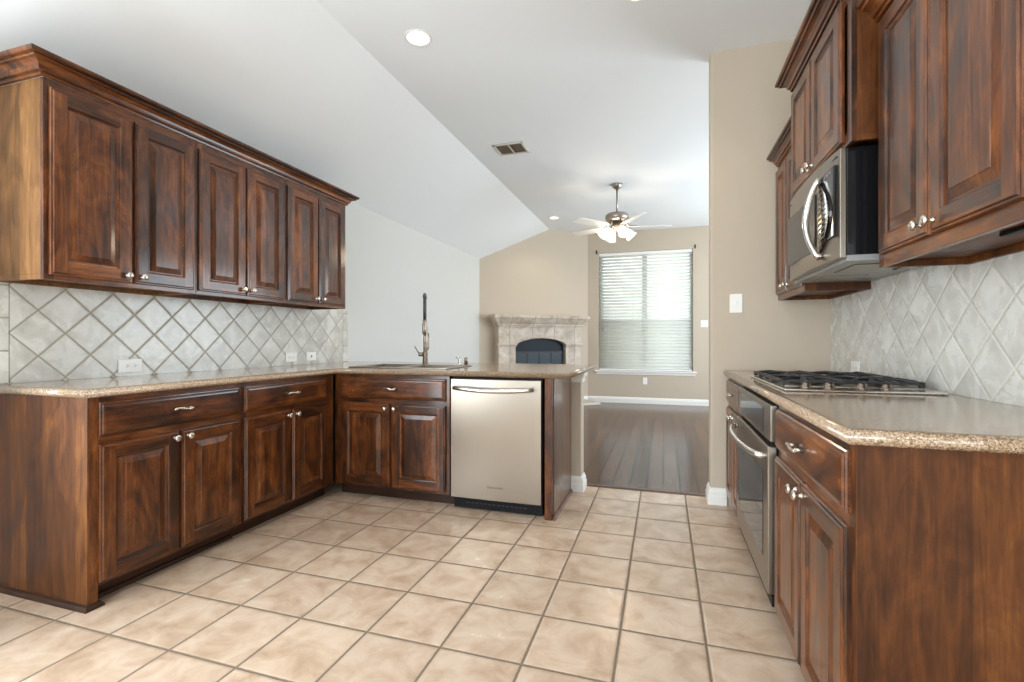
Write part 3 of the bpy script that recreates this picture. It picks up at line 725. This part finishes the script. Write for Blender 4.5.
# lens-shaped glass beside the handle
mb = MB(); n = 14; L1 = []; R1 = []
for k in range(n+1):
    t = k/n; z = .06+.29*t; L1.append((.205-.030*math.sin(PI*t), z)); R1.append((.205+.120*math.sin(PI*t), z))
for k in range(n):
    mb.quad([(L1[k][0], -.024, L1[k][1]), (R1[k][0], -.024, R1[k][1]), (R1[k+1][0], -.024, R1[k+1][1]), (L1[k+1][0], -.022, L1[k+1][1])])
    mb.quad([(L1[k][0], -.014, L1[k][1]), (L1[k][0], -.022, L1[k][1]), (L1[k+1][0], -.022, L1[k+1][1]), (L1[k+1][0], -.014, L1[k+1][1])])
    mb.quad([(R1[k][0], -.020, R1[k][1]), (R1[k][0], -.010, R1[k][1]), (R1[k+1][0], -.010, R1[k+1][1]), (R1[k+1][0], -.020, R1[k+1][1])])
mb.build('handle_recess', simple('smoked_mirror', (.20, .19, .18), .07, 1), fr, recalc=False)
h = MB(); pts = []
for k in range(19):
    t = k/18; pts.append((.203-.050*math.sin(PI*t), -.020-.040*math.sin(PI*t)**.7, .04+.33*t))
h.tube(pts, .0125, 10); h.build('handle', M['steelbright'], fr)
# underside: sloping grey base with lamp recess and grease filters
mb = MB().box(-hw, hw, .022, .366, .0, .022); mb.build('underside', simple('grey_enamel', (.25, .25, .24), .3), mw)
for cx_ in (-.2, .16): MB().box(cx_-.12, cx_+.12, .08, .25, -.004, .0).build('grease_filter', M['steel'], mw)
MB().box(.08, .24, .28, .35, -.006, .0).build('lamp_cover', M['black'], mw)
# top vent grille line
MB().box(-hw+.02, hw-.02, -.006, .02, mz-.028, mz-.024).build('vent_line', M['slot'], mw)

# ================================================================== gas cooktop
ck = thing('gas_cooktop', 'stainless gas cooktop with black cast iron grates on the right counter', 'cooktop', (.71, 2.48, CT))
MB().box(-.26, .26, -.385, .385, .0005, .010).build('tray', M['steelbright'], ck, bevel=.004)
MB().box(-.235, .235, -.26, .36, .010, .0125).build('burner_deck', M['steel'], ck)
for bx in (-.12, .13):
    for by, r_ in ((-.10, .045), (.20, .036)):
        b_ = MB().lathe([(r_+.022, .0), (r_+.02, .006), (r_, .010), (r_, .018), (r_-.004, .022), (r_-.004, .028), (r_-.010, .032), (0, .033)], (bx, by, .0125), (0, 0, 1), 20).build('burner', M['iron'], ck)
def grate(cy_):
    m_ = MB(); b = .0085; zt = .036; zb_ = .024
    x0, x1, y0, y1 = -.24, .24, cy_-.148, cy_+.148
    for y in (y0, y1): m_.box(x0, x1, y-b, y+b, zb_, zt)
    for x in (x0, x1, 0): m_.box(x-b, x+b, y0, y1, zb_, zt)
    for cx_ in (-.12, .13):
        for a in range(4):
            an = PI/4+a*PI/2; r0, r1_ = .028, .16
            dx, dy = math.cos(an), math.sin(an)
            p0 = (cx_+dx*r0, cy_+dy*r0, zt); p1 = (max(x0, min(x1, cx_+dx*r1_)), max(y0, min(y1, cy_+dy*r1_)), zt-.004)
            m_.tube([p0, ((p0[0]+p1[0])/2, (p0[1]+p1[1])/2, zt+.004), p1], .0075, 6)
        m_.box(cx_-.006, cx_+.006, y0, cy_-.035, zb_, zt+.004); m_.box(cx_-.006, cx_+.006, cy_+.035, y1, zb_, zt+.004)
    for x in (x0, x1):
        for y in (y0, y1): m_.box(x-b, x+b, y-b, y+b, .0125, zt)
        m_.box(x-b, x+b, cy_-b, cy_+b, .0125, zt)
    return m_.build('grate', M['iron'], ck, bevel=.002)
grate(-.095); grate(.206)
for kx in (-.17, -.09, .02, .10):
    kb = MB().lathe([(.021, 0), (.021, .004), (.017, .006), (.016, .018), (.013, .021), (0, .0215)], (kx, -.318, .010), (0, 0, 1), 16).build('knob', M['bronze'], ck)
    MB().box(kx-.003, kx+.003, -.333, -.303, .030, .036).build('grip', M['black'], kb)

# ================================================================== window blind and curtain brackets
bl = thing('window_blind', 'white horizontal slat blind covering the living room window', 'blind', (xm, YF+.02, WZ0))
bw = (WX1-WX0)/2-.008; bh = WZ1-WZ0
MB().box(-bw, bw, -.012, .042, bh-.055, bh-.004).build('headrail', M['plastic'], bl, bevel=.003)
sl_ = MB(); pitch = .0565; z = .062; ta = math.radians(57)
while z < bh-.065:
    c_, s2 = math.cos(ta)*.0315, math.sin(ta)*.0315; k_ = .0035
    for (ya, za, yb, zb2) in ((-c_, -s2, 0, k_*.5), (0, k_*.5, c_, s2)):
        pass
    sl_.quad([(-bw, .016-c_, z-s2), (bw, .016-c_, z-s2), (bw, .016, z+k_), (-bw, .016, z+k_)], 0, True)
    sl_.quad([(-bw, .016, z+k_), (bw, .016, z+k_), (bw, .016+c_, z+s2), (-bw, .016+c_, z+s2)], 0, True)
    z += pitch
so = sl_.build('slats', M['slat'], bl, recalc=False)
md = so.modifiers.new('thick', 'SOLIDIFY'); md.thickness = .0025
MB().box(-bw, bw, -.006, .036, .004, .028).build('bottom_rail', M['plastic'], bl, bevel=.003)
cdm = MB()
for x in (-.62, -.2, .2, .62): cdm.box(x-.002, x+.002, -.017, -.015, .02, bh-.05); cdm.box(x-.002, x+.002, .047, .049, .02, bh-.05)
cdm.build('ladder_cord', M['plastic'], bl)
wd = MB().tube([(-bw+.07, -.02, bh-.06), (-bw+.07, -.02, bh-1.35)], .004, 6); wd.lathe([(.008, 0), (.010, .03), (.004, .05)], (-bw+.07, -.02, bh-1.40), (0, 0, 1), 8); wd.build('tilt_wand', simple('wand_grey', (.25, .26, .26), .4), bl)
for x, z_, lab in ((WX0-.035, WZ1+.02, 'small black curtain rod bracket above window left corner'), (WX1+.035, WZ1+.03, 'small black curtain rod bracket above window right corner')):
    b_ = thing('curtain_bracket', lab, 'bracket', (x, YF, z_), 0, 'curtain rod brackets')
    MB().box(-.012, .012, -.005, -.0005, -.035, .035).build('mounting_plate', M['slot'], b_)
    MB().tube([(0, -.004, 0), (0, -.07, 0), (0, -.075, .018)], .006, 8).build('hook', M['slot'], b_)

# ================================================================== fireplace on the angled wall
ang = math.atan2(dd.y, dd.x)
fp = thing('fireplace', 'carved limestone corner fireplace with arched opening and heavy mantel', 'fireplace', (*dg_(LD/2, .001), 0), ang)
# local x along wall, -y out into the room
bw2 = .79; ow2 = .485
body = MB(); dpt = .17
pts = [(-bw2, .06), (-ow2, .06), (-ow2, 1.035)]
ar = [(-ow2+2*ow2*k/16, 1.035+.115*math.sin(PI*k/16)**.6) for k in range(1, 16)]
outl = [(-bw2, 0.0), (-ow2, 0.0), (-ow2, 1.035)]+ar+[(ow2, 1.035), (ow2, 0), (bw2, 0), (bw2, 1.36), (-bw2, 1.36)]
n = len(outl); i0 = 0
bm_v = [(x, -dpt, z) for x, z in outl]+[(x, 0, z) for x, z in outl]
body.v += bm_v
for k in range(n): body.f.append((k, (k+1) % n, n+(k+1) % n, n+k)); body.m.append(0); body.s.append(False)
# front/back faces as strips so the concave shape stays clean
def strip(yy):
    body.quad([(-bw2, yy, 0), (-ow2, yy, 0), (-ow2, yy, 1.035), (-bw2, yy, 1.035)]); body.quad([(ow2, yy, 0), (bw2, yy, 0), (bw2, yy, 1.035), (ow2, yy, 1.035)])
    body.quad([(-bw2, yy, 1.035), (-ow2, yy, 1.035), (-ow2, yy, 1.36), (-bw2, yy, 1.36)]); body.quad([(ow2, yy, 1.035), (bw2, yy, 1.035), (bw2, yy, 1.36), (ow2, yy, 1.36)])
    aa = [(-ow2, 1.035)]+ar+[(ow2, 1.035)]
    for k in range(len(aa)-1): body.quad([(aa[k][0], yy, aa[k][1]), (aa[k+1][0], yy, aa[k+1][1]), (aa[k+1][0], yy, 1.36), (aa[k][0], yy, 1.36)])
strip(-dpt); strip(0)
body.build('surround', M['stone'], fp)
# arch trim
aa = [(-ow2, 1.035)]+ar+[(ow2, 1.035)]
at = MB().tube([(x, -dpt-.004, z+.012) for x, z in aa], .017, 8); at.build('arch_molding', M['stone'], fp)
for sx in (-1, 1):
    x0, x1 = sorted((sx*(ow2-.02), sx*(bw2+.03)))
    m_ = MB().box(x0, x1, -dpt-.03, -.001, 1.03, 1.06); m_.box(x0+.012, x1-.012, -dpt-.018, -.001, 1.005, 1.03); m_.build('impost', M['stone'], fp, bevel=.006)
man = MB(); MP = [(0, 1.33), (.022, 1.33), (.026, 1.352), (.038, 1.36), (.042, 1.385), (.058, 1.40), (.078, 1.425), (.10, 1.46), (.108, 1.475), (.120, 1.478), (.125, 1.49), (.125, 1.53), (0, 1.53)]
man.sweep([(-bw2+.01, -.001), (-bw2+.01, -dpt), (bw2-.01, -dpt), (bw2-.01, -.001)], [(o, z) for o, z in MP])
man.box(-bw2+.01, bw2-.01, -dpt, -.001, 1.33, 1.53)
man.build('mantel', M['stone'], fp)
fb = MB(); fb.box(-ow2-.01, ow2+.01, -.008, -.001, 0, 1.16); fb.build('firebox', M['rubber'], fp)
gd = MB(); 
for x in (-.46, -.232, -.002, .228): gd.box(x, x+.232, -.10, -.092, .08, .905)
gd.build('glass_doors', simple('smoked_glass', (.006, .016, .026), .3, spec=.2), fp)
gf = MB().box(-ow2+.001, ow2-.001, -.112, -.088, .90, .925)
for x in (-.455, -.232, 0, .232, .447): gf.box(x-.006, x+.006, -.108, -.088, .06, .90)
gf.build('door_frame', M['slot'], fp)
aa2 = [(max(-ow2+.002, min(ow2-.002, x)), z-.003) for x, z in aa]
hd = MB()
for k in range(len(aa2)-1): hd.quad([(aa2[k][0], -.09, .92), (aa2[k+1][0], -.09, .92), (aa2[k+1][0], -.09, aa2[k+1][1]), (aa2[k][0], -.09, aa2[k][1])])
hood = hd.build('hood', simple('hood_dark', (.004, .009, .016), .45, spec=.15), fp, recalc=False)
md = hood.modifiers.new('thick', 'SOLIDIFY'); md.thickness = .006
he = MB().prism([(-1.03, -.0), (1.0, 0), (1.0, -.47), (-.9, -.47)], 0.0, .045); hb = he.build('hearth', simple('hearth_stone', (.55, .48, .40), .5), fp, bevel=.006)

# ================================================================== ceiling fan
fn = thing('ceiling_fan', 'white five-blade ceiling fan with lit glass shades in living room', 'ceiling fan', (-.55, 6.1, ZC), YAW)
MB().lathe([(.068, 0), (.066, -.02), (.05, -.045), (.022, -.062), (.016, -.066)], axis=(0, 0, 1), n=24).build('canopy', M['fanmetal'], fn)
MB().tube([(0, 0, -.05), (0, 0, -.36)], .011, 10).build('downrod', M['fanmetal'], fn)
MB().lathe([(.018, -.345), (.035, -.355), (.06, -.362), (.125, -.372), (.143, -.39), (.146, -.425), (.130, -.452), (.085, -.466), (.06, -.47)], n=28).build('motor_housing', M['fanmetal'], fn)
for k in range(5):
    an = math.radians(-5+72*k); m_ = MB(); c_, s2 = math.cos(an), math.sin(an); pt = math.radians(12)
    prof = [(.17, .045), (.20, .055), (.30, .062), (.45, .067), (.58, .068), (.63, .060), (.655, .040), (.665, .015)]
    top = []
    for r_, h_ in prof: top.append((r_, h_))
    outl = top+[(r_, -h_) for r_, h_ in top[::-1]]
    def T3(r_, u_, dz): 
        z = -.530+u_*math.sin(pt)+dz; u2 = u_*math.cos(pt); return (r_*c_-u2*s2, r_*s2+u2*c_, z)
    n = len(outl)
    m_.v += [T3(r_, u_, .004) for r_, u_ in outl]+[T3(r_, u_, -.004) for r_, u_ in outl]
    m_.f.append(tuple(range(n))); m_.f.append(tuple(range(n, 2*n))[::-1]); m_.m += [0, 0]; m_.s += [False, False]
    for q_ in range(n): m_.f.append((q_, (q_+1) % n, n+(q_+1) % n, n+q_)); m_.m.append(0); m_.s.append(False)
    b_ = m_.build('blade', M['blade'], fn)
    MB().tube([(.09*c_, .09*s2, -.462), (.14*c_, .14*s2, -.520), (.24*c_, .24*s2, -.522)], [.012, .012, .008], 8).build('blade_iron', M['fanmetal'], b_)
MB().lathe([(.05, -.465), (.052, -.50), (.075, -.515), (.075, -.54), (.04, -.56), (.02, -.575), (0, -.578)], n=24).build('light_kit', M['fanmetal'], fn)
for k in range(4):
    an = math.radians(12+90*k); c_, s2 = math.cos(an), math.sin(an)
    ax = Vector((c_*.72, s2*.72, -.69)).normalized(); o_ = Vector((c_*.095, s2*.095, -.545))
    MB().tube([(c_*.03, s2*.03, -.54), tuple(o_+ax*.02)], .009, 8).build('lamp_arm', M['fanmetal'], fn)
    MB().lathe([(.020, .015), (.028, .03), (.043, .06), (.052, .09), (.060, .125), (.070, .145), (.066, .145), (.048, .095), (.024, .045), (.004, .03)], tuple(o_), tuple(ax), 20).build('lamp_shade', M['shade'], fn)
lp = bpy.data.lights.new('fan_bulbs', 'POINT'); lp.energy = 14; lp.color = (1, .82, .62); lp.shadow_soft_size = .10
lo = bpy.data.objects.new('fan_bulbs', lp); COL.objects.link(lo); lo.location = (-.55, 6.1, ZC-.72)

# ================================================================== recessed lights
cans = [(-1.505, 2.765, .088, 'recessed ceiling light with white trim, above the sink side of kitchen'), (-.135, 2.765, .085, 'recessed ceiling light cut off by the top edge, above the aisle'), (-1.648, 7.45, .085, 'small distant recessed ceiling light in the living room near the fan')]
cut(ce, [MB().lathe([(r_-.014, -.05), (r_-.014, .098)], (x, y, ZC), (0, 0, 1), 32) for x, y, r_, _ in cans])
ce.name = 'ceiling'; ce['kind'] = 'structure'
for x, y, r_, lab in cans:
    t = thing('recessed_light', lab, 'ceiling light', (x, y, ZC), 0, 'recessed ceiling lights')
    m_ = MB(); n = 32; ringp = [(r_, -.0005), (r_, -.004), (r_-.006, -.007), (r_-.016, -.006), (r_-.017, .0), (r_-.019, .085)]
    i0 = 0
    for rr_, hh in ringp:
        for q_ in range(n): m_.v.append((rr_*math.cos(2*PI*q_/n), rr_*math.sin(2*PI*q_/n), hh))
    for j in range(len(ringp)-1):
        for q_ in range(n): m_.f.append((j*n+q_, j*n+(q_+1) % n, (j+1)*n+(q_+1) % n, (j+1)*n+q_)); m_.m.append(0); m_.s.append(True)
    m_.build('trim_ring', M['trim'], t, recalc=False)
    MB().lathe([(.0, .030), (.03, .032), (.050, .042), (.058, .060), (.058, .070), (0, .080)], n=24).build('bulb', M['lens'], t)
    sp = bpy.data.lights.new('can_light', 'SPOT'); sp.energy = 20; sp.color = (1, .86, .68); sp.spot_size = 2.3; sp.spot_blend = .6; sp.shadow_soft_size = .06
    so_ = bpy.data.objects.new('can_light', sp); COL.objects.link(so_); so_.location = (x, y, ZC+.012)

# ================================================================== ceiling vent
vt = thing('ceiling_vent', 'rectangular ceiling air vent with brown louvers and pale frame', 'vent', (-1.47, 4.64, ZC))
m_ = MB(); vx, vy = .155, .135
m_.box(-vx, vx, -vy, -vy+.022, -.010, -.0005); m_.box(-vx, vx, vy-.022, vy, -.010, -.0005); m_.box(-vx, -vx+.022, -vy, vy, -.010, -.0005); m_.box(vx-.022, vx, -vy, vy, -.010, -.0005)
m_.box(-.006, .006, -vy, vy, -.010, -.0005)
m_.build('frame', simple('vent_frame', (.62, .58, .52), .5), vt, bevel=.002)
m_ = MB()
for k in range(9):
    y = -vy+.03+k*.026; m_.quad([(-vx+.02, y, -.009), (vx-.02, y, -.009), (vx-.02, y+.018, -.002), (-vx+.02, y+.018, -.002)])
lo_ = m_.build('louvers', M['louver'], vt, recalc=False); md = lo_.modifiers.new('thick', 'SOLIDIFY'); md.thickness = .0015
MB().box(-vx+.02, vx-.02, -vy+.02, vy-.02, -.0015, -.0005).build('duct_opening', simple('duct_dark', (.14, .10, .07), .7), vt)
